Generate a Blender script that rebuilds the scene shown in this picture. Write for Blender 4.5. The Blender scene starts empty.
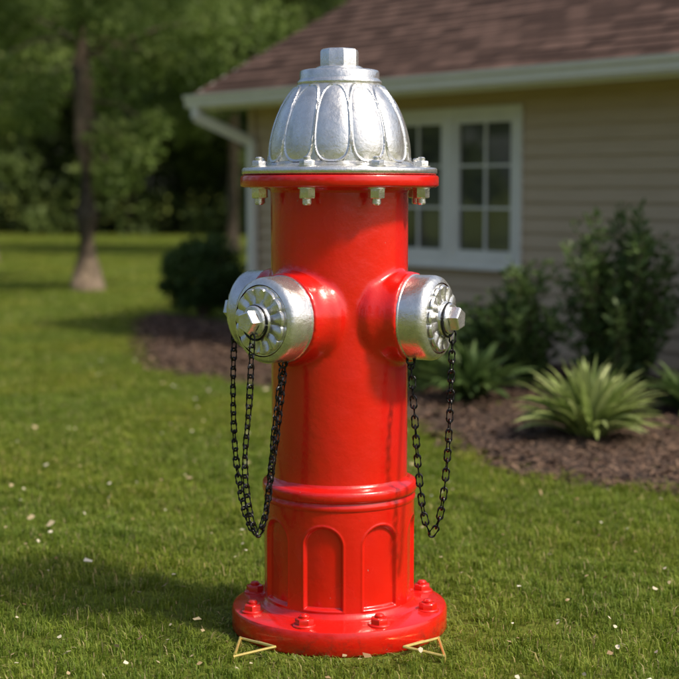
import bpy, math, random
import numpy as np
from mathutils import Vector, Matrix
random.seed(7); rng=np.random.default_rng(7)
scene=bpy.context.scene
col=scene.collection

# ---------------------------------------------------------------- helpers
def empty(name,loc=(0,0,0),rotz=0,parent=None):
    o=bpy.data.objects.new(name,None); col.objects.link(o)
    o.location=loc; o.rotation_euler=(0,0,rotz); o.empty_display_size=.1
    if parent: o.parent=parent
    return o
def obj(name,me,mat=None,parent=None,loc=(0,0,0)):
    o=bpy.data.objects.new(name,me); col.objects.link(o); o.location=loc
    if mat and not me.materials: me.materials.append(mat)
    if parent: o.parent=parent
    return o
def finish(me,smooth=True,ang=35):
    if smooth:
        me.polygons.foreach_set('use_smooth',[True]*len(me.polygons))
        me.set_sharp_from_angle(angle=math.radians(ang))
    me.update()
class MB:
    def __init__(s): s.v=[];s.f=[]
    def add(s,v,f,M=None):
        b=len(s.v)
        for p in v:
            p=Vector(p)
            if M is not None: p=M@p
            s.v.append(tuple(p))
        for q in f: s.f.append(tuple(i+b for i in q))
    def mesh(s,name,smooth=True,ang=35):
        me=bpy.data.meshes.new(name); me.from_pydata(s.v,[],s.f); finish(me,smooth,ang); return me
def fastmesh(name,V,k,tint=None):
    """V: (N,k,3) independent polygons with k corners"""
    n=V.shape[0]; me=bpy.data.meshes.new(name)
    me.vertices.add(n*k); me.vertices.foreach_set('co',V.reshape(-1).astype(np.float32))
    me.loops.add(n*k); me.loops.foreach_set('vertex_index',np.arange(n*k,dtype=np.int32))
    me.polygons.add(n); me.polygons.foreach_set('loop_start',np.arange(0,n*k,k,dtype=np.int32))
    me.polygons.foreach_set('loop_total',np.full(n,k,dtype=np.int32))
    me.update(calc_edges=True)
    if tint is not None:
        a=me.attributes.new('tint','FLOAT','FACE'); a.data.foreach_set('value',tint.astype(np.float32))
    return me
def box(mb,a,b,M=None):
    x0,y0,z0=a;x1,y1,z1=b
    v=[(x0,y0,z0),(x1,y0,z0),(x1,y1,z0),(x0,y1,z0),(x0,y0,z1),(x1,y0,z1),(x1,y1,z1),(x0,y1,z1)]
    mb.add(v,[(0,3,2,1),(4,5,6,7),(0,1,5,4),(1,2,6,5),(2,3,7,6),(3,0,4,7)],M)
def revolve(mb,prof,n=128,M=None,disp=None,cap0=False,cap1=False):
    v=[];f=[]
    for i,(r,z) in enumerate(prof):
        for j in range(n):
            t=2*math.pi*j/n
            rr,zz=r,z
            if disp:
                d=disp(t,r,z,i); rr=r+d[0]; zz=z+d[1]
            v.append((rr*math.sin(t),-rr*math.cos(t),zz))
    for i in range(len(prof)-1):
        for j in range(n):
            a=i*n+j;b=i*n+(j+1)%n
            f.append((a,b,b+n,a+n))
    if cap0: f.append(tuple(reversed(range(n))))
    if cap1: f.append(tuple(range((len(prof)-1)*n,len(prof)*n)))
    mb.add(v,f,M)
def tube(mb,pts,rads,n=8,M=None,close=False):
    v=[];f=[];m=len(pts);pts=[Vector(p) for p in pts]
    up=Vector((0,0,1))
    for i,p in enumerate(pts):
        if close: d=pts[(i+1)%m]-pts[i-1]
        else: d=pts[min(i+1,m-1)]-pts[max(i-1,0)]
        d.normalize()
        a=d.cross(up)
        if a.length<1e-3: a=d.cross(Vector((1,0,0)))
        a.normalize(); b=d.cross(a)
        r=rads[i] if hasattr(rads,'__len__') else rads
        for j in range(n):
            t=2*math.pi*j/n
            v.append(p+a*math.cos(t)*r+b*math.sin(t)*r)
    R=m if close else m-1
    for i in range(R):
        for j in range(n):
            a0=i*n+j;a1=i*n+(j+1)%n;b0=((i+1)%m)*n+j;b1=((i+1)%m)*n+(j+1)%n
            f.append((a0,a1,b1,b0))
    if not close:
        f.append(tuple(range(n))); f.append(tuple(reversed(range((m-1)*n,m*n))))
    mb.add(v,f,M)
def catmull(P,n=20):
    P=[Vector(p) for p in P]; P=[2*P[0]-P[1]]+P+[2*P[-1]-P[-2]]; out=[]
    for i in range(1,len(P)-2):
        for k in range(n):
            t=k/n
            out.append(.5*((2*P[i])+(-P[i-1]+P[i+1])*t+(2*P[i-1]-5*P[i]+4*P[i+1]-P[i+2])*t*t+(-P[i-1]+3*P[i]-3*P[i+1]+P[i+2])*t**3))
    out.append(P[-2]); return out

# ---------------------------------------------------------------- materials
def mat(name):
    m=bpy.data.materials.new(name); m.use_nodes=True; nt=m.node_tree; nt.nodes.clear()
    out=nt.nodes.new('ShaderNodeOutputMaterial'); b=nt.nodes.new('ShaderNodeBsdfPrincipled')
    nt.links.new(b.outputs[0],out.inputs[0]); return m,nt,b,out
def N(nt,t,**k):
    n=nt.nodes.new(t)
    for a,b in k.items():
        if a in n.inputs: n.inputs[a].default_value=b
        else: setattr(n,a,b)
    return n
def ramp(nt,src,stops):
    r=nt.nodes.new('ShaderNodeValToRGB'); e=r.color_ramp.elements
    while len(e)<len(stops): e.new(.5)
    for i,(p,c) in enumerate(stops):
        e[i].position=p; e[i].color=(*c,1) if len(c)==3 else c
    nt.links.new(src,r.inputs[0]); return r.outputs[0]
def mix(nt,fac,a,b,mode='MIX'):
    m=nt.nodes.new('ShaderNodeMix'); m.data_type='RGBA'; m.blend_type=mode
    for s,i in ((fac,0),(a,6),(b,7)):
        if hasattr(s,'links'): nt.links.new(s,m.inputs[i])
        else: m.inputs[i].default_value=s if i==0 else (*s,1)
    return m.outputs[2]
def bump(nt,b,h,strength=.3,dist=.01):
    n=nt.nodes.new('ShaderNodeBump'); n.inputs['Strength'].default_value=strength; n.inputs['Distance'].default_value=dist
    nt.links.new(h,n.inputs['Height']); nt.links.new(n.outputs[0],b.inputs['Normal'])
def noise(nt,scale,detail=4,coord='Object',rough=.5,vec=None):
    n=nt.nodes.new('ShaderNodeTexNoise'); n.inputs['Scale'].default_value=scale; n.inputs['Detail'].default_value=detail
    n.inputs['Roughness'].default_value=rough
    if vec is None:
        if coord=='Position': vec=nt.nodes.new('ShaderNodeNewGeometry').outputs['Position']
        else: vec=nt.nodes.new('ShaderNodeTexCoord').outputs[coord]
    nt.links.new(vec,n.inputs['Vector']); return n.outputs['Fac']

def m_red():
    m,nt,b,o=mat('red_enamel')
    n1=noise(nt,5,4,'Position'); base=ramp(nt,n1,[(.3,(.62,.008,.004)),(.7,(.70,.011,.005))])
    pos=nt.nodes.new('ShaderNodeNewGeometry').outputs['Position']
    sep=nt.nodes.new('ShaderNodeSeparateXYZ'); nt.links.new(pos,sep.inputs[0])
    mr=N(nt,'ShaderNodeMapRange'); mr.inputs[1].default_value=.0; mr.inputs[2].default_value=.11; mr.inputs[3].default_value=1; mr.inputs[4].default_value=0
    nt.links.new(sep.outputs[2],mr.inputs[0])
    n2=noise(nt,28,6,'Position',.7); d=ramp(nt,n2,[(.50,(0,0,0)),(.68,(1,1,1))])
    mu=N(nt,'ShaderNodeMath',operation='MULTIPLY'); nt.links.new(mr.outputs[0],mu.inputs[0]); nt.links.new(d,mu.inputs[1])
    mu2=N(nt,'ShaderNodeMath',operation='MULTIPLY'); nt.links.new(mu.outputs[0],mu2.inputs[0]); mu2.inputs[1].default_value=.8
    c=mix(nt,mu2.outputs[0],base,(.09,.02,.012))
    n3=noise(nt,95,2,'Position'); ch=ramp(nt,n3,[(.775,(0,0,0)),(.79,(1,1,1))])
    c=mix(nt,ch,c,(.45,.2,.17))
    nt.links.new(c,b.inputs['Base Color'])
    n4=noise(nt,14,4,'Position'); rr=ramp(nt,n4,[(.3,(.17,)*3),(.75,(.34,)*3)]); nt.links.new(rr,b.inputs['Roughness'])
    b.inputs['Coat Weight'].default_value=.55; b.inputs['Coat Roughness'].default_value=.1
    bump(nt,b,noise(nt,30,4,'Position',.55),.28,.005); return m
def m_silver():
    m,nt,b,o=mat('silver_paint')
    n1=noise(nt,22,6,'Position',.65); c=ramp(nt,n1,[(.3,(.64,.64,.63)),(.6,(.86,.86,.85))])
    nt.links.new(c,b.inputs['Base Color']); b.inputs['Metallic'].default_value=.88
    n4=noise(nt,30,4,'Position'); rr=ramp(nt,n4,[(.3,(.18,)*3),(.75,(.34,)*3)]); nt.links.new(rr,b.inputs['Roughness'])
    bump(nt,b,noise(nt,100,5,'Position',.6),.42,.003); return m
def simple(name,c,r=.5,metal=0,ns=20,var=.15,bs=.1,bd=.002,coord='Object'):
    m,nt,b,o=mat(name)
    n1=noise(nt,ns,5,coord); cc=ramp(nt,n1,[(.3,tuple(x*(1-var) for x in c)),(.7,tuple(min(1,x*(1+var)) for x in c))])
    nt.links.new(cc,b.inputs['Base Color']); b.inputs['Roughness'].default_value=r; b.inputs['Metallic'].default_value=metal
    bump(nt,b,n1,bs,bd); return m
def m_leaf(name,dark,mid,light,trans=.35,rough=.55,patch=None,end=None):
    m,nt,b,o=mat(name)
    a=nt.nodes.new('ShaderNodeAttribute'); a.attribute_name='tint'
    st=[(0,dark),(.5,mid),(1,light)]
    if end: st=[(0,dark),(.5,mid),(.88,light),(.97,end)]
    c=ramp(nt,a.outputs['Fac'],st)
    for sc,cm in (patch or []):
        n=noise(nt,sc,3,'Position'); f=ramp(nt,n,[(.40,(0,0,0)),(.62,(1,1,1))])
        c2=mix(nt,1.0,c,cm,'MULTIPLY'); c=mix(nt,f,c,c2)
    nt.links.new(c,b.inputs['Base Color']); b.inputs['Roughness'].default_value=rough; b.inputs['Specular IOR Level'].default_value=.3
    t=nt.nodes.new('ShaderNodeBsdfTranslucent'); nt.links.new(c,t.inputs[0])
    ms=nt.nodes.new('ShaderNodeMixShader'); ms.inputs[0].default_value=trans
    nt.links.new(b.outputs[0],ms.inputs[1]); nt.links.new(t.outputs[0],ms.inputs[2]); nt.links.new(ms.outputs[0],o.inputs[0])
    return m
RED=m_red(); SILVER=m_silver()
BLACK=simple('black_steel',(.02,.02,.022),.35,.6,60)
GOLD=simple('brass_wire',(.80,.62,.2),.3,.6,60)
WHITE=simple('white_trim',(.78,.77,.71),.5,0,5,.05)
BARK=simple('bark',(.16,.12,.085),.9,0,9,.45,.8,.03)
GRASS=m_leaf('grass_blades',(.10,.165,.018),(.20,.285,.032),(.34,.39,.085),.42,.5,[(.8,(1.2,1.05,.9)),(3.2,(.74,.80,.8)),(9,(1.15,1.1,1.05))],(.50,.43,.22))
LEAF=m_leaf('tree_leaves',(.08,.13,.03),(.15,.22,.05),(.25,.32,.09),.45,.55)
LEAFD=m_leaf('forest_leaves',(.07,.105,.03),(.13,.185,.05),(.21,.27,.08),.42,.6)
BOX=m_leaf('boxwood_leaves',(.03,.065,.015),(.065,.12,.027),(.11,.18,.045),.25,.5)
SHRUBM=m_leaf('shrub_leaves',(.045,.085,.025),(.085,.145,.04),(.15,.22,.07),.3,.5)
FERNM=m_leaf('fern_leaves',(.14,.21,.05),(.27,.35,.10),(.46,.52,.22),.35,.45)
PETAL=m_leaf('fallen_petals',(.26,.15,.07),(.52,.42,.25),(.78,.75,.62),.2,.6)

# ---------------------------------------------------------------- camera
cd=bpy.data.cameras.new('camera'); cam=bpy.data.objects.new('camera',cd); col.objects.link(cam); scene.camera=cam
cam.location=(0,0,1.3); cam.rotation_euler=(math.radians(90-5.71),0,0)
cd.lens=79.5; cd.sensor_width=36; cd.clip_end=3000; cd.clip_start=.05
cd.dof.use_dof=True; cd.dof.focus_distance=4.22; cd.dof.aperture_fstop=2.3

# ---------------------------------------------------------------- light
SUN_EL=math.radians(50); SUN_AZ=math.radians(117)   # azimuth clockwise from +Y (camera forward)
sd=Vector((math.sin(SUN_AZ)*math.cos(SUN_EL),math.cos(SUN_AZ)*math.cos(SUN_EL),math.sin(SUN_EL)))
w=bpy.data.worlds.new('World'); scene.world=w; w.use_nodes=True; wn=w.node_tree; wn.nodes.clear()
wo=wn.nodes.new('ShaderNodeOutputWorld'); wb=wn.nodes.new('ShaderNodeBackground'); sk=wn.nodes.new('ShaderNodeTexSky')
sk.sky_type='NISHITA'; sk.sun_disc=False; sk.sun_elevation=SUN_EL; sk.sun_rotation=SUN_AZ; sk.air_density=1.0; sk.dust_density=4.0; sk.ozone_density=.5
wb.inputs[1].default_value=.15; wn.links.new(sk.outputs[0],wb.inputs[0]); wn.links.new(wb.outputs[0],wo.inputs[0])
sl=bpy.data.lights.new('sun','SUN'); sl.energy=3.9; sl.angle=math.radians(6); sl.color=(1,.90,.72)
so=bpy.data.objects.new('sun',sl); col.objects.link(so); so.rotation_euler=sd.to_track_quat('Z','Y').to_euler(); so.location=(8,-3,12)
scene.view_settings.view_transform='Standard'; scene.view_settings.look='None'; scene.view_settings.exposure=0

# ---------------------------------------------------------------- hydrant
HX,HY=0.0,4.39
hyd=empty('fire_hydrant',(HX,HY,0))
def hobj(n,mb,m,ang=35): return obj(n,mb.mesh(n,True,ang),m,hyd)
# base ring
mb=MB(); revolve(mb,[(.30,-.01),(.316,.0),(.321,.008),(.321,.062),(.317,.070),(.308,.074),(.25,.078),(.2,.08)],160)
hobj('base_flange',mb,RED)
BA=[-66,-21,24,69,114,159,204,249]
def prism(mb,n,r,z0,z1,ch,M,rot=0):
    prof=[(r,z0),(r,z1-ch),(r-ch*.35,z1-ch*.35),(r-ch,z1)]
    v=[];f=[]
    for rr,z in prof:
        for j in range(n):
            t=rot+2*math.pi*j/n; v.append((rr*math.sin(t),-rr*math.cos(t),z))
    for i in range(3):
        for j in range(n):
            a=i*n+j;b=i*n+(j+1)%n; f.append((a,b,b+n,a+n))
    f.append(tuple(range(3*n,4*n))); f.append(tuple(reversed(range(n))))
    mb.add(v,f,M)
mb=MB()
for k,a in enumerate(BA):
    t=math.radians(a); M=Matrix.Translation((.277*math.sin(t),-.277*math.cos(t),.072))
    revolve(mb,[(.033,0),(.033,.006),(.030,.009),(.02,.009)],24,M)
    prism(mb,6,.0265,.006,.026,.004,M,k*.5)
    revolve(mb,[(.014,.02),(.014,.032),(.010,.036),(.001,.037)],16,M)
hobj('base_bolts',mb,RED)
# lower fluted barrel
CZ=.018
def flute(t,r,z,i):
    R=.217
    a=(t-math.radians(-12.5))%(math.pi/4)
    if a>math.pi/8: a-=math.pi/4
    x=abs(a)*R; zc=.290
    d=.056-x if z<zc else .056-math.hypot(x,z-zc)
    d=min(d,z-.105)
    s=min(1,max(0,(d+.001)/.007)); s=s*s*(3-2*s)
    rim=.0014*math.exp(-((d+.003)/.0035)**2)
    if z>.370 or z<.09: return (0,0)
    return (-.0105*s+rim,0)
prof=[(.25,.077),(.238,.079),(.230,.084),(.225,.092)]+[(.2215,.096+k*.0026) for k in range(108)]+[(.2215,.376+CZ)]
mb=MB(); revolve(mb,prof,720,None,flute); hobj('fluted_barrel',mb,RED,60)
mb=MB(); revolve(mb,[(r,z+CZ) for r,z in [(.2,.37),(.2235,.374),(.225,.378),(.225,.388),(.2215,.392),(.2215,.397),(.227,.400),(.2295,.406),(.2295,.420),(.227,.427),(.221,.431),(.21,.4335),(.203,.438),(.200,.446)]],160)
hobj('barrel_collar',mb,RED,50)
# upper barrel + bosses (blended)
OZ=.937
outs=[(-42,1.0,0),(62,1.0,0),(-119,1.0,.0)]
mb=MB(); revolve(mb,[(.2005,.40),(.2005,1.32)],200,None,None,True,True)
def outM(a,z=OZ,s=1,off=0):
    t=math.radians(a); d=Vector((math.sin(t),-math.cos(t),0)); up=Vector((0,0,1)); x=up.cross(d)
    M=Matrix((( x.x,up.x,d.x,0),(x.y,up.y,d.y,0),(x.z,up.z,d.z,z),(0,0,0,1)))
    return M@Matrix.Translation((0,0,off))@Matrix.Diagonal((s,s,1,1))
for a,s,o_ in outs:
    revolve(mb,[(.150,.05),(.150,.165),(.137,.19),(.131,.21),(.130,.243)],96,outM(a,OZ,s,o_),None,True,True)
me=mb.mesh('tmp'); tmp=bpy.data.objects.new('tmp',me); col.objects.link(tmp)
md=tmp.modifiers.new('r','REMESH'); md.mode='VOXEL'; md.voxel_size=.0055
md=tmp.modifiers.new('s','SMOOTH'); md.iterations=16; md.factor=.5
dg=bpy.context.evaluated_depsgraph_get(); me2=bpy.data.meshes.new_from_object(tmp.evaluated_get(dg)); bpy.data.objects.remove(tmp)
me2.name='upper_barrel'; me2.polygons.foreach_set('use_smooth',[True]*len(me2.polygons)); me2.update()
obj('upper_barrel',me2,RED,hyd)
# flange
mb=MB(); revolve(mb,[(.198,1.285),(.203,1.298),(.215,1.305),(.280,1.306),(.286,1.309),(.2885,1.313),(.2885,1.334),(.286,1.339),(.278,1.342),(.2,1.342)],160)
hobj('bonnet_flange_red',mb,RED)
mb=MB(); revolve(mb,[(.2,1.3425),(.279,1.3425),(.284,1.346),(.284,1.358),(.280,1.362),(.255,1.365),(.222,1.368),(.212,1.373),(.206,1.380)],160)
NP=12
def petal(t,r,z,i):
    v=(z-1.378)/(1.600-1.378)
    if v<0 or v>1: return (0,0)
    a=(t-.16)%(2*math.pi/NP); a=(a/(math.pi/NP))-1
    d=1-(abs(a/.95)**2.6+abs((v-.49)/.49)**4)
    s=min(1,max(0,d/.9)); ridge=math.exp(-((d)/.10)**2)
    return (.0062*ridge+.0060*math.sqrt(s)-.0035,.0)
prof=[]
for k in range(111):
    z=1.378+(1.602-1.378)*k/110; prof.append((.207*math.sqrt(max(0,1-((z-1.372)/.285)**2)),z))
revolve(mb,prof,720,None,petal)
revolve(mb,[(.11,1.598),(.121,1.600),(.1225,1.604),(.1225,1.610),(.117,1.614),(.1155,1.618),(.1155,1.636),(.112,1.641),(.105,1.643),(.05,1.645)],120)
hobj('bonnet_dome',mb,SILVER,60)
mb=MB(); prism(mb,8,.0565,1.640,1.704,.009,Matrix(),.22); revolve(mb,[(.070,1.643),(.068,1.650),(.060,1.654),(.05,1.654)],64); hobj('operating_nut',mb,SILVER,28)
mb=MB()
for k,a in enumerate(BA):
    t=math.radians(a); M=Matrix.Translation((.25*math.sin(t),-.25*math.cos(t),1.363))
    revolve(mb,[(.026,0),(.026,.004),(.02,.005)],24,M)
    prism(mb,6,.0215,.004,.019,.003,M,k*.7)
    revolve(mb,[(.011,.015),(.011,.026),(.008,.029),(.001,.030)],16,M)
    M2=Matrix.Translation((.25*math.sin(t),-.25*math.cos(t),1.307))@Matrix.Rotation(math.pi,4,'X')
    revolve(mb,[(.026,0),(.026,.005),(.02,.006)],24,M2)
    prism(mb,6,.0235,.005,.032,.003,M2,k*.9)
    revolve(mb,[(.013,.028),(.013,.046),(.010,.050),(.001,.050)],16,M2)
hobj('bonnet_bolts',mb,SILVER)
# caps
for q,(a,s,o_) in enumerate(outs):
    M=outM(a,OZ,s,o_)@Matrix.Translation((0,0,.236))
    mb=MB()
    revolve(mb,[(.10,-.004),(.121,-.002),(.1235,.003),(.1235,.010),(.1215,.013),(.1215,.066),(.118,.078),(.110,.086),(.101,.090)],128,M)
    NL=13
    def star(t,r,z,i):
        if i==0: return (0,0)
        c=abs(math.sin(t*NL/2)); lob=c**.45
        rr={1:-.004+.009*lob,2:-.004+.009*lob,3:-.003+.007*lob}.get(i,0)
        zz={3:.002*lob-.001,4:-.007*(1-c)+.001,5:-.007*(1-c)**1.0,6:-.004*(1-c),7:0}.get(i,0)
        return (rr,zz)
    revolve(mb,[(.098,.088),(.090,.088),(.0905,.096),(.087,.100),(.076,.102),(.062,.103),(.053,.103),(.047,.102)],312,M,star)
    revolve(mb,[(.050,.098),(.048,.106),(.045,.110),(.044,.120),(.041,.124),(.03,.126)],64,M)
    prism(mb,5,.034,.118,.154,.006,M,.3+q*.5)
    hobj('outlet_cap_%d'%(q+1),mb,SILVER,30)
    mb=MB(); ring=[M@Vector((.0475*math.cos(t),.0475*math.sin(t)-.004,.114)) for t in np.linspace(0,2*math.pi,40,endpoint=False)]
    tube(mb,ring,.0034,8,None,True); hobj('chain_ring_%d'%(q+1),mb,BLACK)
# chains
def link(mb,M):
    L=.0115;W=.0088;pts=[]
    for k in range(10):
        t=math.pi*k/9; pts.append((W*math.cos(t),0,L+W*math.sin(t)-.002))
    for k in range(10):
        t=math.pi+math.pi*k/9; pts.append((W*math.cos(t),0,-L+W*math.sin(t)+.002))
    tube(mb,pts,.0030,6,M,True)
def chain(mb,P):
    c=catmull(P,24); pitch=.028; acc=0;k=0;nxt=0
    ph=random.random()*3
    for i in range(len(c)-1):
        d=c[i+1]-c[i]; l=d.length
        while nxt<=acc+l:
            p=c[i]+d*((nxt-acc)/l); z=d.normalized()
            x=z.cross(Vector((0,1,0)));x.normalize(); y=z.cross(x)
            R=Matrix((x,y,z)).transposed().to_4x4()
            M=Matrix.Translation(p-Vector((HX,HY,0)))@R@Matrix.Rotation(ph+k*math.pi/2+random.uniform(-.25,.25),4,'Z')
            link(mb,M); nxt+=pitch;k+=1
        acc+=l
mb=MB()
chain(mb,[(-.318,4.53,.885),(-.320,4.47,.70),(-.308,4.39,.52),(-.277,4.28,.385),(-.24,4.2,.325),(-.212,4.18,.37),(-.190,4.175,.52),(-.168,4.17,.68),(-.155,4.185,.81)])
chain(mb,[(-.240,4.11,.885),(-.250,4.10,.7),(-.262,4.10,.55),(-.254,4.11,.43),(-.232,4.12,.345),(-.21,4.14,.385),(-.195,4.15,.5),(-.176,4.15,.68),(-.16,4.17,.80)])
chain(mb,[(.203,4.235,.81),(.213,4.21,.66),(.225,4.205,.5),(.240,4.20,.38),(.262,4.2,.325),(.287,4.2,.38),(.303,4.205,.5),(.313,4.215,.66),(.321,4.235,.89)])
hobj('cap_chains',mb,BLACK)
mb=MB()
for x,y,z in ((-.158,4.185,.815),(.203,4.235,.817)):
    c=Vector((x-HX,y-HY,z)); tube(mb,[c+Vector((.012*math.cos(t),0,.012*math.sin(t))) for t in np.linspace(0,2*math.pi,20,endpoint=False)],.003,6,None,True)
hobj('chain_eyelets',mb,BLACK)
# wire feet
mb=MB()
def rodloop(P,r):
    for i in range(len(P)):
        a,b=Vector(P[i]),Vector(P[(i+1)%len(P)]); d=(b-a).normalized()*r*.6
        tube(mb,[a-d,b+d],r,8)
for s in (-1,1):
    rodloop([(s*.283,-.215,.026),(s*.180,-.330,.036),(s*.290,-.365,.020)],.0042)
    tube(mb,[(s*.250,-.19,.012),(s*.180,-.330,.036)],.0042,8)
    tube(mb,[(s*.290,-.365,.020),(s*.290,-.365,-.03)],.0042,8)
    tube(mb,[(s*.283,-.215,.026),(s*.283,-.215,-.03)],.0042,8)
hobj('wire_feet',mb,GOLD)

# ---------------------------------------------------------------- ground
def m_ground():
    m,nt,b,o=mat('lawn_soil')
    n1=noise(nt,.35,5,'Position'); n2=noise(nt,30,6,'Position',.7)
    c1=ramp(nt,n1,[(.35,(.15,.20,.03)),(.65,(.21,.255,.045))]); c2=ramp(nt,n2,[(.3,(.35,.3,.25)),(.7,(1,1,1))])
    nt.links.new(mix(nt,1.,c1,c2,'MULTIPLY'),b.inputs['Base Color']); b.inputs['Roughness'].default_value=.95; b.inputs['Specular IOR Level'].default_value=.1
    bump(nt,b,n2,.8,.03); return m
me=bpy.data.meshes.new('ground'); S=1500
me.from_pydata([(-S,-S,0),(S,-S,0),(S,S,0),(-S,S,0)],[],[(0,1,2,3)]); obj('ground',me,m_ground())
BED=[(6.2,1.6),(4.4,3.2),(2.9,4.85),(2.0,5.75),(1.44,6.27),(.95,6.55),(.65,6.95),(.48,7.6),(.25,8.4),(-.15,9.2),(-.73,10.0),(-1.3,10.55),(-1.55,11.3),(-1.75,12.4),(-2.0,14.2),(-2.05,15.6),(-1.6,17.0),(-.5,17.2),(2.0,15.5),(7.5,8.0)]
def smoothpoly(P,n=6):
    out=[];m=len(P)
    for i in range(m):
        p0,p1,p2,p3=[Vector((*P[(i+k-1)%m],0)) for k in range(4)]
        for k in range(n):
            t=k/n; q=.5*((2*p1)+(-p0+p2)*t+(2*p0-5*p1+4*p2-p3)*t*t+(-p0+3*p1-3*p2+p3)*t**3); out.append((q.x,q.y))
    return out
bed=smoothpoly(BED); bedA=np.array(bed)
def inpoly(x,y):
    r=np.zeros(x.shape,bool); j=len(bed)-1
    for i in range(len(bed)):
        xi,yi=bed[i];xj,yj=bed[j]
        if yi!=yj:
            c=((yi>y)!=(yj>y))&(x<(xj-xi)*(y-yi)/(yj-yi)+xi); r^=c
        j=i
    return r
def eddist(x,y):
    d=np.full(x.shape,1e9)
    for i in range(len(bed)):
        a=bedA[i-1];b=bedA[i];ab=b-a; t=(((x-a[0])*ab[0]+(y-a[1])*ab[1])/(ab@ab)).clip(0,1)
        d=np.minimum(d,np.hypot(x-a[0]-ab[0]*t,y-a[1]-ab[1]*t))
    return d
def m_mulch():
    m,nt,b,o=mat('mulch')
    v=nt.nodes.new('ShaderNodeTexVoronoi'); v.inputs['Scale'].default_value=45
    nt.links.new(nt.nodes.new('ShaderNodeNewGeometry').outputs['Position'],v.inputs['Vector'])
    s=nt.nodes.new('ShaderNodeSeparateXYZ'); nt.links.new(v.outputs['Color'],s.inputs[0])
    c=ramp(nt,s.outputs[0],[(0,(.035,.02,.013)),(.6,(.09,.052,.035)),(1,(.15,.09,.062))])
    nt.links.new(c,b.inputs['Base Color']); b.inputs['Roughness'].default_value=.9; bump(nt,b,v.outputs['Distance'],.8,.03); return m
MULCH=m_mulch()
step=.05; gx=np.arange(-2.6,8.2,step); gy=np.arange(1.2,17.6,step); X,Y=np.meshgrid(gx,gy,indexing='ij')
D=eddist(X,Y); I=inpoly(X,Y)&((.773*X+.634*Y)<8.3); sgn=np.where(inpoly(X,Y),1,-1)*D
Z=.045*np.clip(sgn/.25,-.5,1)+rng.normal(0,.006,X.shape)*(sgn>0)+.012*np.sin(X*3+Y)*np.sin(Y*2.3)*(sgn>.2)-.004
ok=(I[:-1,:-1]|I[1:,:-1]|I[:-1,1:]|I[1:,1:])
idx=np.arange(X.size).reshape(X.shape)
F=np.stack([idx[:-1,:-1][ok],idx[1:,:-1][ok],idx[1:,1:][ok],idx[:-1,1:][ok]],1)
used=np.unique(F); rem=-np.ones(X.size,int); rem[used]=np.arange(len(used)); F=rem[F]
VV=np.stack([X.ravel(),Y.ravel(),Z.ravel()],1)[used]
me=bpy.data.meshes.new('mulch_bed'); me.from_pydata(VV.tolist(),[],F.tolist()); finish(me,True,80); mulch=obj('mulch_bed',me,MULCH)
def bedz(x,y):
    s=eddist(x,y); return .045*np.clip(s/.25,-.5,1)
def cards(cx,cy,cz,L,W,ang,tilt,roll):
    d=np.stack([np.cos(ang)*np.cos(tilt),np.sin(ang)*np.cos(tilt),np.sin(tilt)],1)
    s=np.stack([-np.sin(ang),np.cos(ang),np.zeros_like(ang)],1); nn=np.cross(d,s)
    s=s*np.cos(roll)[:,None]+nn*np.sin(roll)[:,None]
    c=np.stack([cx,cy,cz],1); d=d*L[:,None]/2; s=s*W[:,None]/2
    return c,d,s
n=60000; x=rng.uniform(-2.3,5,n);y=rng.uniform(3,15.5,n); k=inpoly(x,y)&((.773*x+.634*y)<8.05); x=x[k];y=y[k];n=len(x)
c,d,s=cards(x,y,bedz(x,y)+rng.uniform(.0,.02,n),rng.uniform(.02,.07,n),rng.uniform(.006,.018,n),rng.uniform(0,6.28,n),rng.normal(0,.3,n),rng.normal(0,.5,n))
CH=m_leaf('mulch_chips',(.034,.02,.013),(.09,.053,.037),(.20,.13,.09),0,.9)
obj('mulch_chips',fastmesh('mulch_chips',np.stack([c-d-s,c+d-s*.7,c+d+s,c-d+s*.8],1),4,rng.random(n)),CH,mulch)

# ---------------------------------------------------------------- grass
def blades(n,seed):
    r=np.random.default_rng(seed)
    x=r.random(n);y=r.random(n)
    tc=r.random((260,2)); ti=r.integers(0,260,n); pull=r.random(n)<.42
    ang0=r.uniform(0,6.283,260)
    x=np.where(pull,tc[ti,0]+r.normal(0,.015,n),x)%1; y=np.where(pull,tc[ti,1]+r.normal(0,.015,n),y)%1
    fx=np.sin(x*2*math.pi*3+seed)+np.sin(y*2*math.pi*2+x*6.28+seed*2)+np.sin((x+y)*2*math.pi*5)
    L=(.026+.005*fx+r.normal(0,.008,n)+np.where(pull,.007,0)).clip(.010,.055); tall=r.random(n)<.025; L=np.where(tall,L*1.5,L)
    W=r.uniform(.0022,.0048,n); a=r.uniform(0,6.283,n); a=np.where(pull,ang0[ti]+r.normal(0,1.0,n),a); lean=r.uniform(.15,1.2,n)
    dx=np.cos(a);dy=np.sin(a); sx=-dy*W/2; sy=dx*W/2
    P0=np.stack([x,y,np.full(n,-.002)],1)
    m=np.stack([x+dx*L*.3*lean,y+dy*L*.3*lean,L*.6*np.cos(lean*.4)],1)
    t=np.stack([x+dx*L*.85*lean,y+dy*L*.85*lean,L*(1-.45*lean*.8)],1)
    S=np.stack([sx,sy,np.zeros(n)],1)
    tt=r.normal(0,.12,260)
    tint=(r.random(n)*.65+.06*fx+.1+np.where(pull,tt[ti],0)).clip(0,.86); dry=r.random(n)<.06; tint=np.where(dry,1.0,tint)
    Q=np.stack([P0-S,P0+S,m+S*.8,m-S*.8],1); T=np.stack([m-S*.8,m+S*.8,t,t],1)
    return Q,T,tint,x,y
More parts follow.
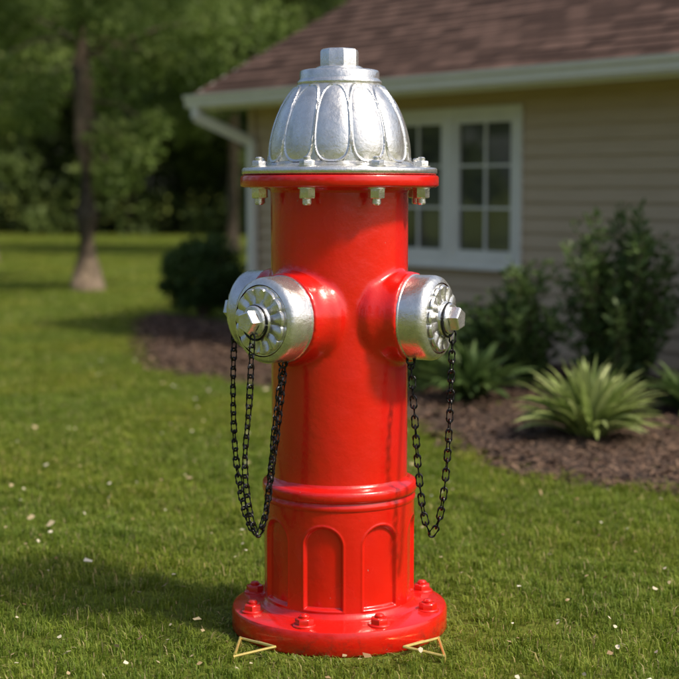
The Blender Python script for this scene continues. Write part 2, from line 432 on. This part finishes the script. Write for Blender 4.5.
def grassmesh(name,Q,T,tint):
    n=Q.shape[0]; T3=T[:,:3]
    me=bpy.data.meshes.new(name)
    V=np.concatenate([Q.reshape(-1,3),T3.reshape(-1,3)]); me.vertices.add(len(V)); me.vertices.foreach_set('co',V.reshape(-1).astype(np.float32))
    me.loops.add(n*7); me.loops.foreach_set('vertex_index',np.arange(n*7,dtype=np.int32)); me.polygons.add(2*n)
    st=np.concatenate([np.arange(0,4*n,4),4*n+np.arange(0,3*n,3)]).astype(np.int32)
    me.polygons.foreach_set('loop_start',st); me.polygons.foreach_set('loop_total',np.concatenate([np.full(n,4),np.full(n,3)]).astype(np.int32))
    me.update(calc_edges=True)
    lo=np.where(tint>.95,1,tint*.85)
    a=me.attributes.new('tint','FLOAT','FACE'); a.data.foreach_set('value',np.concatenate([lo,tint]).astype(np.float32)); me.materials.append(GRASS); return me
lawn=empty('lawn_grass')
VAR=[blades(10500,s) for s in (1,2,3,4,5)]
VM=[grassmesh('grass_%d'%i,v[0],v[1],v[2]) for i,v in enumerate(VAR)]
VAR2=[blades(5000,s) for s in (11,12)]; VM2=[grassmesh('grass_far_%d'%i,v[0],v[1],v[2]) for i,v in enumerate(VAR2)]
def place(ix,iy,size,V,M):
    k=random.randrange(len(V)); rot=random.randrange(4)
    cx=ix+size/2; cy=iy+size/2
    ca,sa=[(1,0),(0,1),(-1,0),(0,-1)][rot]
    gx=np.linspace(ix,ix+size,6); X,Y=np.meshgrid(gx,gx); ins=inpoly(X.ravel(),Y.ravel())
    if ins.all(): return
    me=M[k]; near=abs(cx-HX)<.9 and abs(cy-HY)<.9
    if ins.any() or near:
        Q,T,ti,x,y=V[k]; lx=(x-.5)*size; ly=(y-.5)*size
        wx=cx+ca*lx-sa*ly; wy=cy+sa*lx+ca*ly
        jx=rng.normal(0,.015,len(wx)); keep=~inpoly(wx+jx,wy+jx)
        hd=np.hypot(wx-HX,wy-HY); keep&=hd>.315
        if not keep.any(): return
        Q=Q[keep].copy();T=T[keep].copy(); sc=np.clip((hd[keep]-.28)/.20,.35,1)[:,None]
        Q[:,:,2]*=sc; T[:,:,2]*=sc
        me=grassmesh('grass_edge',Q,T,ti[keep])
    o=bpy.data.objects.new('grass_patch',me); col.objects.link(o); o.parent=lawn
    sz=1 if size==1 else 1.25
    o.matrix_local=Matrix.Translation((cx,cy,0))@Matrix.Rotation(rot*math.pi/2,4,'Z')@Matrix.Diagonal((size,size,sz,1))@Matrix.Translation((-.5,-.5,0))
for iy in range(3,14):
    hw=int(math.ceil(.235*(iy+1)+1.0))
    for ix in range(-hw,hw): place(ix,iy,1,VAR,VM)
for iy in range(14,42,2):
    hw=int(math.ceil((.235*(iy+2)+1)/2))*2
    for ix in range(-hw,hw,2):
        if .773*(ix)+.634*(iy)<9.5 or ix<-1: place(ix,iy,2,VAR2,VM2)
# fallen petals / leaves
n=700; y=3.5+rng.random(n)**1.2*8; x=rng.uniform(-1,1,n)*(.24*y+.3); k=~inpoly(x,y)&(np.hypot(x-HX,y-HY)>.40); x=x[k];y=y[k];n=len(x)
L=rng.uniform(.009,.020,n); big=rng.random(n)<.12; L=np.where(big,L*2.0,L)
c,d,s=cards(x,y,rng.uniform(.028,.042,n),L,L*.75,rng.uniform(0,6.28,n),rng.normal(0,.35,n),rng.normal(0,.4,n))
tn=np.where(rng.random(n)<.45,rng.random(n)*.5,.5+.5*rng.random(n))
up=np.array([0,0,.12])*L[:,None]
obj('fallen_leaves',fastmesh('fallen_leaves',np.stack([c-d,c-d*.2-s+up,c+d*.5-s*.7,c+d,c+d*.4+s*.8,c-d*.3+s+up],1),6,tn),PETAL)

# ---------------------------------------------------------------- foliage
def leafcloud(C,R,per,size,seed,flat=.8,asp=.55,droop=.3,shell=.55):
    r=np.random.default_rng(seed); C=np.array(C,float);R=np.array(R,float); n=len(C)*per
    idx=np.repeat(np.arange(len(C)),per); dirs=r.normal(size=(n,3)); dirs/=np.linalg.norm(dirs,axis=1)[:,None]
    rad=r.random(n)**shell; p=C[idx]+dirs*(rad*R[idx])[:,None]*np.array([1,1,flat])
    d=dirs*.6+r.normal(size=(n,3))*.7; d[:,2]-=droop; d/=np.linalg.norm(d,axis=1)[:,None]
    s=np.cross(d,r.normal(size=(n,3))); s/=np.linalg.norm(s,axis=1)[:,None]
    L=size*r.uniform(.6,1.3,n); d*=L[:,None]/2; s*=(L*asp/2)[:,None]
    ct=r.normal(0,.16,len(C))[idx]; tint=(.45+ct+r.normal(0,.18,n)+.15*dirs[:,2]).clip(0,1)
    return np.stack([p-d,p-s,p+d,p+s],1),tint
def tree_mesh(seed,H,cr,low,per,lsize,tr,nb=26,extra=None,wob=.3):
    r=random.Random(seed); mb=MB(); C=[];R=[]
    bend=[Vector((r.uniform(-.12,.12)*i*wob,r.uniform(-.12,.12)*i*wob,H*.9*i/8)) for i in range(9)]
    tube(mb,[bend[0],bend[0]+Vector((0,0,.25))]+bend[1:],[tr*1.35,tr*1.05]+[tr*(1-.1*i) for i in range(1,9)],12)
    for k in range(nb):
        t=(k+.5)/nb; z=low+(H-low)*t*.92
        i=min(7,int(z/(H*.9)*8)) if z<H*.9 else 7; f=min(1,z/(H*.9)*8-i); base=bend[i].lerp(bend[i+1],f)
        a=k*2.4+r.uniform(-.5,.5); reach=cr*(math.sin(math.pi*(.22+.72*t))**.8)*r.uniform(.7,1.15)
        end=base+Vector((math.cos(a)*reach,math.sin(a)*reach,r.uniform(.0,.25)*reach))
        m1=base.lerp(end,.5)+Vector((0,0,.1*reach)); b=max(.010,tr*.2*(1-t*.6))
        tube(mb,[base,m1,end],[b,b*.5,b*.12],6)
        for q in range(5):
            u=r.uniform(.3,1.08); c=base.lerp(end,u)+Vector((r.uniform(-.5,.5),r.uniform(-.5,.5),r.uniform(-.35,.35)))*cr*.24
            C.append(c);R.append(cr*r.uniform(.13,.25))
    if extra:
        for c,rr in extra:
            C.append(c);R.append(rr); base=Vector((0,0,c[2]+.35)); tube(mb,[base,base.lerp(Vector(c),.5)+Vector((0,0,.12)),c],[.022,.014,.005],6)
    V,t=leafcloud(C,R,per,lsize,seed)
    return mb.mesh('trunk_%d'%seed,True,80),fastmesh('crown_%d'%seed,V,4,t)
def put(name,T,loc,s,rot,leafmat,parent=None):
    e=empty(name,loc,rot,parent); e.scale=(s,s,s)
    a=obj('trunk',T[0],BARK,e); b=obj('crown',T[1],leafmat,e); return e
extra=[((.35,-.3,1.95),.38),((.75,-.4,1.75),.36),((.5,-.5,1.45),.33),((.9,-.2,2.1),.3),((-.5,-.3,2.6),.4),((.2,.3,2.4),.4),((-.6,-.2,2.2),.33),((-.9,.1,2.5),.4),((.5,-.3,2.7),.42),((1.0,-.2,2.9),.42),((1.5,-.1,2.8),.4),((-1.2,-.2,2.9),.4)]
T0=tree_mesh(3,8.5,3.0,2.9,240,.10,.175,28,extra,.1)
put('deciduous_tree',T0,(-3.28,19.5,0),1,0,LEAF)
TV=[tree_mesh(20+i,h,c,l,130,.28,t,24) for i,(h,c,l,t) in enumerate([(12,3.6,1.8,.2),(10,3.2,1.2,.17),(13,4.0,2.4,.22)])]
T1=tree_mesh(31,9,2.9,2.6,180,.14,.13,24,None,.15)
put('deciduous_tree',T1,(-6.3,27,0),1.0,1,LEAF)
put('deciduous_tree',T1,(-2.2,31,0),1.05,2.6,LEAF)
put('deciduous_tree',T1,(1.0,30,0),1.05,4.2,LEAF)
forest=empty('distant_trees')
for row,(yy,nx,sp) in enumerate([(44,8,4.2),(50,9,4.2),(57,10,4.2),(66,10,5)]):
    for i in range(nx):
        x=(i-nx/2+.5)*sp+random.uniform(-.8,.8); put('tree_part',TV[(i+row)%3],(x-5,yy+random.uniform(-2,2),0),random.uniform(.95,1.25),random.uniform(0,6.28),LEAFD,forest)
# trees to the left and behind the viewpoint (added out of view for reflections)
for i in range(9):
    a=math.radians(190+i*18); d=random.uniform(22,27)
    put('tree_part',random.choice(TV),(math.sin(a)*d,math.cos(a)*d+4,0),random.uniform(.8,1.1),random.uniform(0,6.28),LEAFD,forest)
C=[];R=[]
for i in range(260):
    C.append((random.uniform(-22,8),random.uniform(42,56),random.uniform(.1,2.4)));R.append(random.uniform(.7,1.3))
V,t=leafcloud(C,R,100,.26,77); obj('undergrowth',fastmesh('undergrowth',V,4,t*.8),LEAFD)

# boxwood
r_=random.Random(5); C=[];R=[]
for i in range(90):
    d=Vector((r_.gauss(0,1),r_.gauss(0,1),r_.gauss(0,1))).normalized()*r_.uniform(.55,1)
    C.append((d.x*.40,d.y*.40,.46+d.z*.40));R.append(r_.uniform(.08,.14))
V,t=leafcloud(C,R,220,.04,8,1,.6,.1,.5); e=empty('boxwood_bush',(-1.38,15.1,0)); obj('foliage',fastmesh('bush_leaves',V,4,t),BOX,e)
mb=MB()
for i in range(9):
    a=i*.7; tube(mb,[(0.02*math.cos(a),.02*math.sin(a),0),(.12*math.cos(a),.12*math.sin(a),.3),(.26*math.cos(a),.26*math.sin(a),.62)],[.014,.01,.004],6)
obj('stems',mb.mesh('bush_stems'),BARK,e)

def stem_shrub(name,loc,H,W,nst,leafL,per,seed,m=SHRUBM,lw=.2):
    r=np.random.default_rng(seed); mb=MB(); PV=[];TT=[]
    for i in range(nst):
        a=r.uniform(0,6.28); sp=W*.5*r.uniform(.1,1)**.7; h=H*r.uniform(.55,1.0)*(1-.35*(sp/(W*.5))**2)
        pts=catmull([(.05*math.cos(a),.05*math.sin(a),0),(sp*.5*math.cos(a),sp*.5*math.sin(a),h*.45),(sp*math.cos(a)+r.normal(0,.02),sp*math.sin(a)+r.normal(0,.02),h)],8)
        tube(mb,pts,[.006*(1-.8*k/len(pts)) for k in range(len(pts))],5)
        P=np.array([tuple(p) for p in pts]); n=per; t=r.uniform(.12,1,n); q=t*(len(P)-1); k=q.astype(int).clip(0,len(P)-2)
        c=P[k]+(P[k+1]-P[k])*(q-k)[:,None]; c+=r.normal(0,.018,(n,3))
        d=r.normal(size=(n,3)); d[:,2]=np.abs(d[:,2])*.8+.1; d/=np.linalg.norm(d,axis=1)[:,None]
        s=np.cross(d,r.normal(size=(n,3))); s/=np.linalg.norm(s,axis=1)[:,None]
        L=leafL*r.uniform(.6,1.3,n)*(1.1-.4*t); d*=L[:,None]; s*=(L*lw)[:,None]
        PV.append(np.stack([c,c+d*.45-s,c+d,c+d*.45+s],1)); TT.append((.45+r.normal(0,.12)+r.normal(0,.15,n)+.15*t).clip(0,1))
    e=empty(name,loc); obj('stems',mb.mesh(name+'_stems'),BARK,e); obj('foliage',fastmesh(name+'_leaves',np.concatenate(PV),4,np.concatenate(TT)),m,e)
stem_shrub('tall_shrub',(1.73,9.3,0.03),1.24,.90,60,.085,115,1,SHRUBM,.22)
stem_shrub('leafy_shrub',(1.20,9.55,0.03),.92,.52,36,.08,95,2,SHRUBM,.24)
stem_shrub('leafy_shrub',(.88,9.75,0.03),.62,.42,30,.08,90,4,SHRUBM,.26)
stem_shrub('tall_shrub',(2.35,8.7,0.03),.95,.6,40,.09,100,6,SHRUBM,.24)
def fern(name,loc,nf,L,seed,m=FERNM,leaf=.06,up=1.0,wd=.16):
    r=np.random.default_rng(seed); PV=[];TT=[]
    for i in range(nf):
        a=r.uniform(0,6.283); e=r.uniform(.25,1.4); l=L*r.uniform(.65,1.15)*(1-.15*e); nseg=22
        u=np.linspace(.04,1,nseg); th=e*up - .95*u*(1.15-.3*e)+.25
        dx=np.cumsum(np.cos(th))*l/nseg; dz=np.cumsum(np.sin(th))*l/nseg
        p=np.stack([dx*math.cos(a),dx*math.sin(a),np.maximum(dz,.0)+.02],1)
        tg=np.gradient(p,axis=0); tg/=np.linalg.norm(tg,axis=1)[:,None]; side=np.array([-math.sin(a),math.cos(a),0])
        tb=.5+r.normal(0,.2)
        for sg in (-1,1):
            ll=leaf*np.sin(np.pi*(u*.86+.12))**.7*r.uniform(.8,1.2,nseg)
            d=(side*sg*.7+tg*.9)*ll[:,None]; d[:,2]+=r.normal(0,.012,nseg)
            s=tg*(ll*wd*.6+.003)[:,None]
            PV.append(np.stack([p-s,p+d*.5-s*1.2,p+d,p+d*.5+s*1.2],1)); TT.append((tb+r.normal(0,.14,nseg)+.2*u).clip(0,1))
    e=empty(name,loc); obj('fronds',fastmesh(name+'_fronds',np.concatenate(PV),4,np.concatenate(TT)),m,e)
def rosette(name,loc,nf,L,W,seed,m):
    """clump of broad lance-shaped arching leaves, folded along the midrib"""
    r=np.random.default_rng(seed); PV=[];TT=[]
    for i in range(nf):
        a=r.uniform(0,6.283); e=r.uniform(.35,1.45); l=L*r.uniform(.7,1.1)*(1-.12*e); ns=9
        u=np.linspace(0,1,ns); th=e+.15-(1.25-.45*e)*u**1.3
        dx=np.concatenate([[0],np.cumsum(np.cos(th[:-1]))])*l/(ns-1); dz=np.concatenate([[0],np.cumsum(np.sin(th[:-1]))])*l/(ns-1)
        b0=r.uniform(0,.07); p=np.stack([(dx+b0)*math.cos(a),(dx+b0)*math.sin(a),np.maximum(dz,.0)+.01],1)
        side=np.array([-math.sin(a),math.cos(a),0]); tw=r.normal(0,.35); side=side*math.cos(tw)+np.array([0,0,1])*math.sin(tw)
        w=W*r.uniform(.7,1.2)*(np.sin(np.pi*np.clip(u*.93+.07,0,1))**.75)/2; w[-1]=0
        tb=.45+r.normal(0,.18)+.15*(e-.9); lift=np.array([0,0,.35])
        for sg in (-1,1):
            q=p+(side*sg+lift)*w[:,None]
            PV.append(np.stack([p[:-1],p[1:],q[1:],q[:-1]],1)); TT.append((tb+.1*sg*.5+.25*u[:-1]+r.normal(0,.04,ns-1)).clip(0,1))
    e=empty(name,loc); obj('leaves',fastmesh(name+'_leaves',np.concatenate(PV),4,np.concatenate(TT)),m,e)
rosette('hosta_plant',(1.27,7.55,0.03),200,.49,.045,1,FERNM)
rosette('hosta_plant',(.80,9.0,0.03),110,.42,.05,2,SHRUBM)
fern('fern_plant',(.58,9.5,0.03),60,.48,3,SHRUBM,.07)
rosette('hosta_plant',(2.0,8.35,0.03),80,.40,.05,5,SHRUBM)
fern('fern_plant',(.42,10.3,0.03),45,.42,7,SHRUBM,.06)

# ---------------------------------------------------------------- house
house=empty('house',(-.78,13.64,0),math.atan2(-.773,.634))
HL=10.0; HD=6.0; LAP=.11; TP=.53; EV=-.4; EZ=2.15
def m_siding():
    m,nt,b,o=mat('vinyl_siding'); tc=nt.nodes.new('ShaderNodeTexCoord'); mp=nt.nodes.new('ShaderNodeMapping'); mp.inputs['Scale'].default_value=(1,1,14)
    nt.links.new(tc.outputs['Object'],mp.inputs[0]); n1=noise(nt,3,5,vec=mp.outputs[0])
    c=ramp(nt,n1,[(.3,(.50,.385,.255)),(.7,(.58,.45,.31))]); nt.links.new(c,b.inputs['Base Color']); b.inputs['Roughness'].default_value=.6
    bump(nt,b,n1,.2,.003); return m
def m_shingle():
    m,nt,b,o=mat('asphalt_shingles'); tc=nt.nodes.new('ShaderNodeTexCoord')
    br=nt.nodes.new('ShaderNodeTexBrick'); br.inputs['Scale'].default_value=1; br.inputs['Brick Width'].default_value=.22; br.inputs['Row Height'].default_value=.14
    br.inputs['Mortar Size'].default_value=.007; br.inputs['Color1'].default_value=(.065,.038,.030,1); br.inputs['Color2'].default_value=(.175,.108,.088,1); br.inputs['Mortar'].default_value=(.03,.019,.016,1); br.inputs['Bias'].default_value=-.1
    nt.links.new(tc.outputs['UV'],br.inputs['Vector']); n=noise(nt,160,4); c2=ramp(nt,n,[(.3,(.6,.6,.6)),(.7,(1.1,1.1,1.1))])
    nt.links.new(mix(nt,1.,br.outputs[0],c2,'MULTIPLY'),b.inputs['Base Color']); b.inputs['Roughness'].default_value=.95; b.inputs['Specular IOR Level'].default_value=.2; bump(nt,b,n,.5,.003); return m
SID=m_siding()
WIN=[(1.86,3.31,.77,1.87),(6.0,7.45,.77,1.87)]
mb=MB()
def lap(u0,u1,z0,z1):
    mb.add([(u0,-.018,z0),(u1,-.018,z0),(u1,-.002,z1),(u0,-.002,z1),(u0,0,z0),(u1,0,z0)],[(0,1,2,3),(4,5,1,0)])
for i in range(19):
    z0=i*LAP; z1=z0+LAP
    ops=[wd for wd in WIN if z0>=wd[2]-1e-6 and z1<=wd[3]+1e-6]
    u=0
    for wd in ops: lap(u,wd[0],z0,z1); u=wd[1]
    lap(u,HL,z0,z1)
obj('front_siding',mb.mesh('front_siding',False),SID,house)
mb=MB()
for i in range(40):
    z0=i*LAP; z1=z0+LAP
    def vr(z):
        if z<2.05: return (.0,HD)
        k=(z-(EZ-.04))/TP+EV; return (max(.0,k),min(HD,HD-k))
    a=vr(z0);b_=vr(z1)
    if b_[0]>=b_[1]: break
    for X_,sg in ((0,-1),(HL,1)):
        v=[(X_+sg*.014,a[0],z0),(X_+sg*.014,a[1],z0),(X_+sg*.002,b_[1],z1),(X_+sg*.002,b_[0],z1)]
        mb.add(v,[(0,1,2,3) if sg>0 else (3,2,1,0)])
mb.add([(0,HD,0),(HL,HD,0),(HL,HD,2.1),(0,HD,2.1)],[(0,1,2,3)])
obj('side_walls',mb.mesh('side_walls',False),SID,house)
mb=MB(); box(mb,(-.03,-.03,0),(.06,-.0195,2.04)); box(mb,(-.03,-.0195,0),(-.0165,.06,2.04)); obj('corner_board',mb.mesh('corner_board',False),SID,house)
# roof
RX0,RX1=-.36,HL+.5; RV=HD/2
me=bpy.data.meshes.new('roof'); v=[];f=[];uv=[]
def sl_(V_,top): return EZ+TP*(V_-EV)
nc=int((RV-EV)/.124)+1
for side in (0,1):
    for i in range(nc):
        a=EV-.03+i*.124; b_=min(a+.124,RV)
        if a>=RV: break
        za=sl_(a,0)+.012; zb=sl_(b_,0)+.003
        A,B=(a,b_) if side==0 else (HD-a,HD-b_)
        k=len(v); v+=[(RX0,A,za),(RX1,A,za),(RX1,B,zb),(RX0,B,zb),(RX0,A,za-.012),(RX1,A,za-.012)]
        f+=[(k,k+1,k+2,k+3),(k+4,k+5,k+1,k)] if side==0 else [(k+3,k+2,k+1,k),(k,k+1,k+5,k+4)]
        w0=i*.14+.001;w1=w0+.138
        q=[(RX0,w0),(RX1,w0),(RX1,w1),(RX0,w1)]; q2=[(RX0,w0),(RX1,w0),(RX1,w0),(RX0,w0)]
        uv+= (q+q2) if side==0 else (q[::-1]+q2)
me.from_pydata(v,[],f); ul=me.uv_layers.new(name='UVMap'); ul.data.foreach_set('uv',[c for p in uv for c in p]); obj('roof',me,m_shingle(),house)
mb=MB()
mb.add([(RX0,EV,EZ-.02),(RX0,RV,sl_(RV,0)-.02),(RX1,RV,sl_(RV,0)-.02),(RX1,EV,EZ-.02),(RX0,HD-EV,EZ-.02),(RX1,HD-EV,EZ-.02)],[(0,1,2,3),(1,4,5,2)])
mb.add([(RX0,EV,EZ-.12),(RX1,EV,EZ-.12),(RX1,-.0,EZ-.12),(RX0,-.0,EZ-.12)],[(3,2,1,0)])
box(mb,(RX0+.02,EV-.004,EZ-.15),(RX1,EV+.02,EZ-.022))
for X_ in (RX0-.001,RX1-.02):
    for sgn_ in (0,1):
        p=[(EV-.02,EZ-.005-.0),(RV,sl_(RV,0)-.002),(RV,sl_(RV,0)-.13),(EV-.02,EZ-.14)]
        if sgn_: p=[(HD-a,b) for a,b in p]
        vv=[(X_,a,b) for a,b in p]+[(X_+.022,a,b) for a,b in p]
        mb.add(vv,[(0,1,2,3),(7,6,5,4),(0,4,5,1),(3,2,6,7),(0,3,7,4)])
obj('eaves_trim',mb.mesh('eaves_trim',False),WHITE,house)
mb=MB(); g=[(-.006,.0),(-.006,-.115),(-.07,-.115),(-.085,-.09),(-.09,-.05),(-.105,-.03),(-.11,.0),(-.104,.0),(-.098,-.028),(-.02,-.03)]
vv=[];ff=[]
for X_ in (RX0-.01,RX1):
    for a,b in g: vv.append((X_,EV+a,EZ-.012+b))
n_=len(g)
for i in range(n_-1): ff.append((i,i+1,n_+i+1,n_+i))
ff.append(tuple(range(n_))); mb.add(vv,ff); obj('gutter',mb.mesh('gutter',False),WHITE,house)
mb=MB()
def pipe(P,w=.085,d=.055):
    for i in range(len(P)-1):
        p,q=Vector(P[i]),Vector(P[i+1]); z=(q-p); l=z.length; z.normalize(); y=Vector((0,1,0)); y=(y-z*y.dot(z)).normalized(); x=y.cross(z)
        M=Matrix.Translation(p)@Matrix((x,y,z)).transposed().to_4x4(); box(mb,(-w/2,-d/2,-.012),(w/2,d/2,l+.012),M)
pipe([(-.24,EV-.05,EZ-.125),(-.24,EV-.05,EZ-.2),(.06,-.06,1.72),(.06,-.06,.12),(.06,-.2,.05)])
obj('downspout',mb.mesh('downspout',False),WHITE,house)
# windows
def m_glass():
    m,nt,b,o=mat('window_glass'); b.inputs['Roughness'].default_value=.03
    n=noise(nt,1.4,2); c=ramp(nt,n,[(.35,(.03,.035,.03)),(.65,(.09,.10,.085))]); nt.links.new(c,b.inputs['Base Color'])
    b.inputs['IOR'].default_value=1.9; bump(nt,b,noise(nt,2.5,2),.05,.01); return m
GL=m_glass()
for wi,(u0,u1,z0,z1) in enumerate(WIN):
    mb=MB(); t=.05; F_=-.035
    box(mb,(u0-t,F_,z0-t),(u0+.02,.02,z1+t)); box(mb,(u1-.02,F_,z0-t),(u1+t,.02,z1+t))
    box(mb,(u0+.02,F_,z1-.02),(u1-.02,.02,z1+t)); box(mb,(u0+.02,F_,z0-t),(u1-.02,.02,z0+.02))
    box(mb,(u0-t-.02,F_-.03,z0-t-.025),(u1+t+.02,-.015,z0-t-.001))
    um=(u0+u1)/2; box(mb,(um-.045,F_+.002,z0+.02),(um+.045,.02,z1-.02))
    for a,b_ in ((u0+.02,um-.045),(um+.045,u1-.02)):
        sa,sb,sz0,sz1=a,b_,z0+.02,z1-.02; st=.05; f2=-.016
        box(mb,(sa,f2,sz0),(sa+st,.022,sz1)); box(mb,(sb-st,f2,sz0),(sb,.022,sz1)); box(mb,(sa+st,f2,sz0),(sb-st,.022,sz0+st)); box(mb,(sa+st,f2,sz1-st),(sb-st,.022,sz1))
        ga,gb,g0,g1=sa+st,sb-st,sz0+st,sz1-st; mu=(ga+gb)/2
        box(mb,(mu-.009,-.002,g0),(mu+.009,.018,g1))
        for k in (1,2):
            zz=g0+(g1-g0)*k/3; box(mb,(ga,-.001,zz-.009),(mu-.009,.017,zz+.009)); box(mb,(mu+.009,-.001,zz-.009),(gb,.017,zz+.009))
    obj('window_frame_%d'%(wi+1),mb.mesh('window_frame',False),WHITE,house)
    mb=MB(); mb.add([(u0,.012,z0),(u1,.012,z0),(u1,.012,z1),(u0,.012,z1)],[(0,1,2,3)]); obj('window_glass_%d'%(wi+1),mb.mesh('window_glass',False),GL,house)
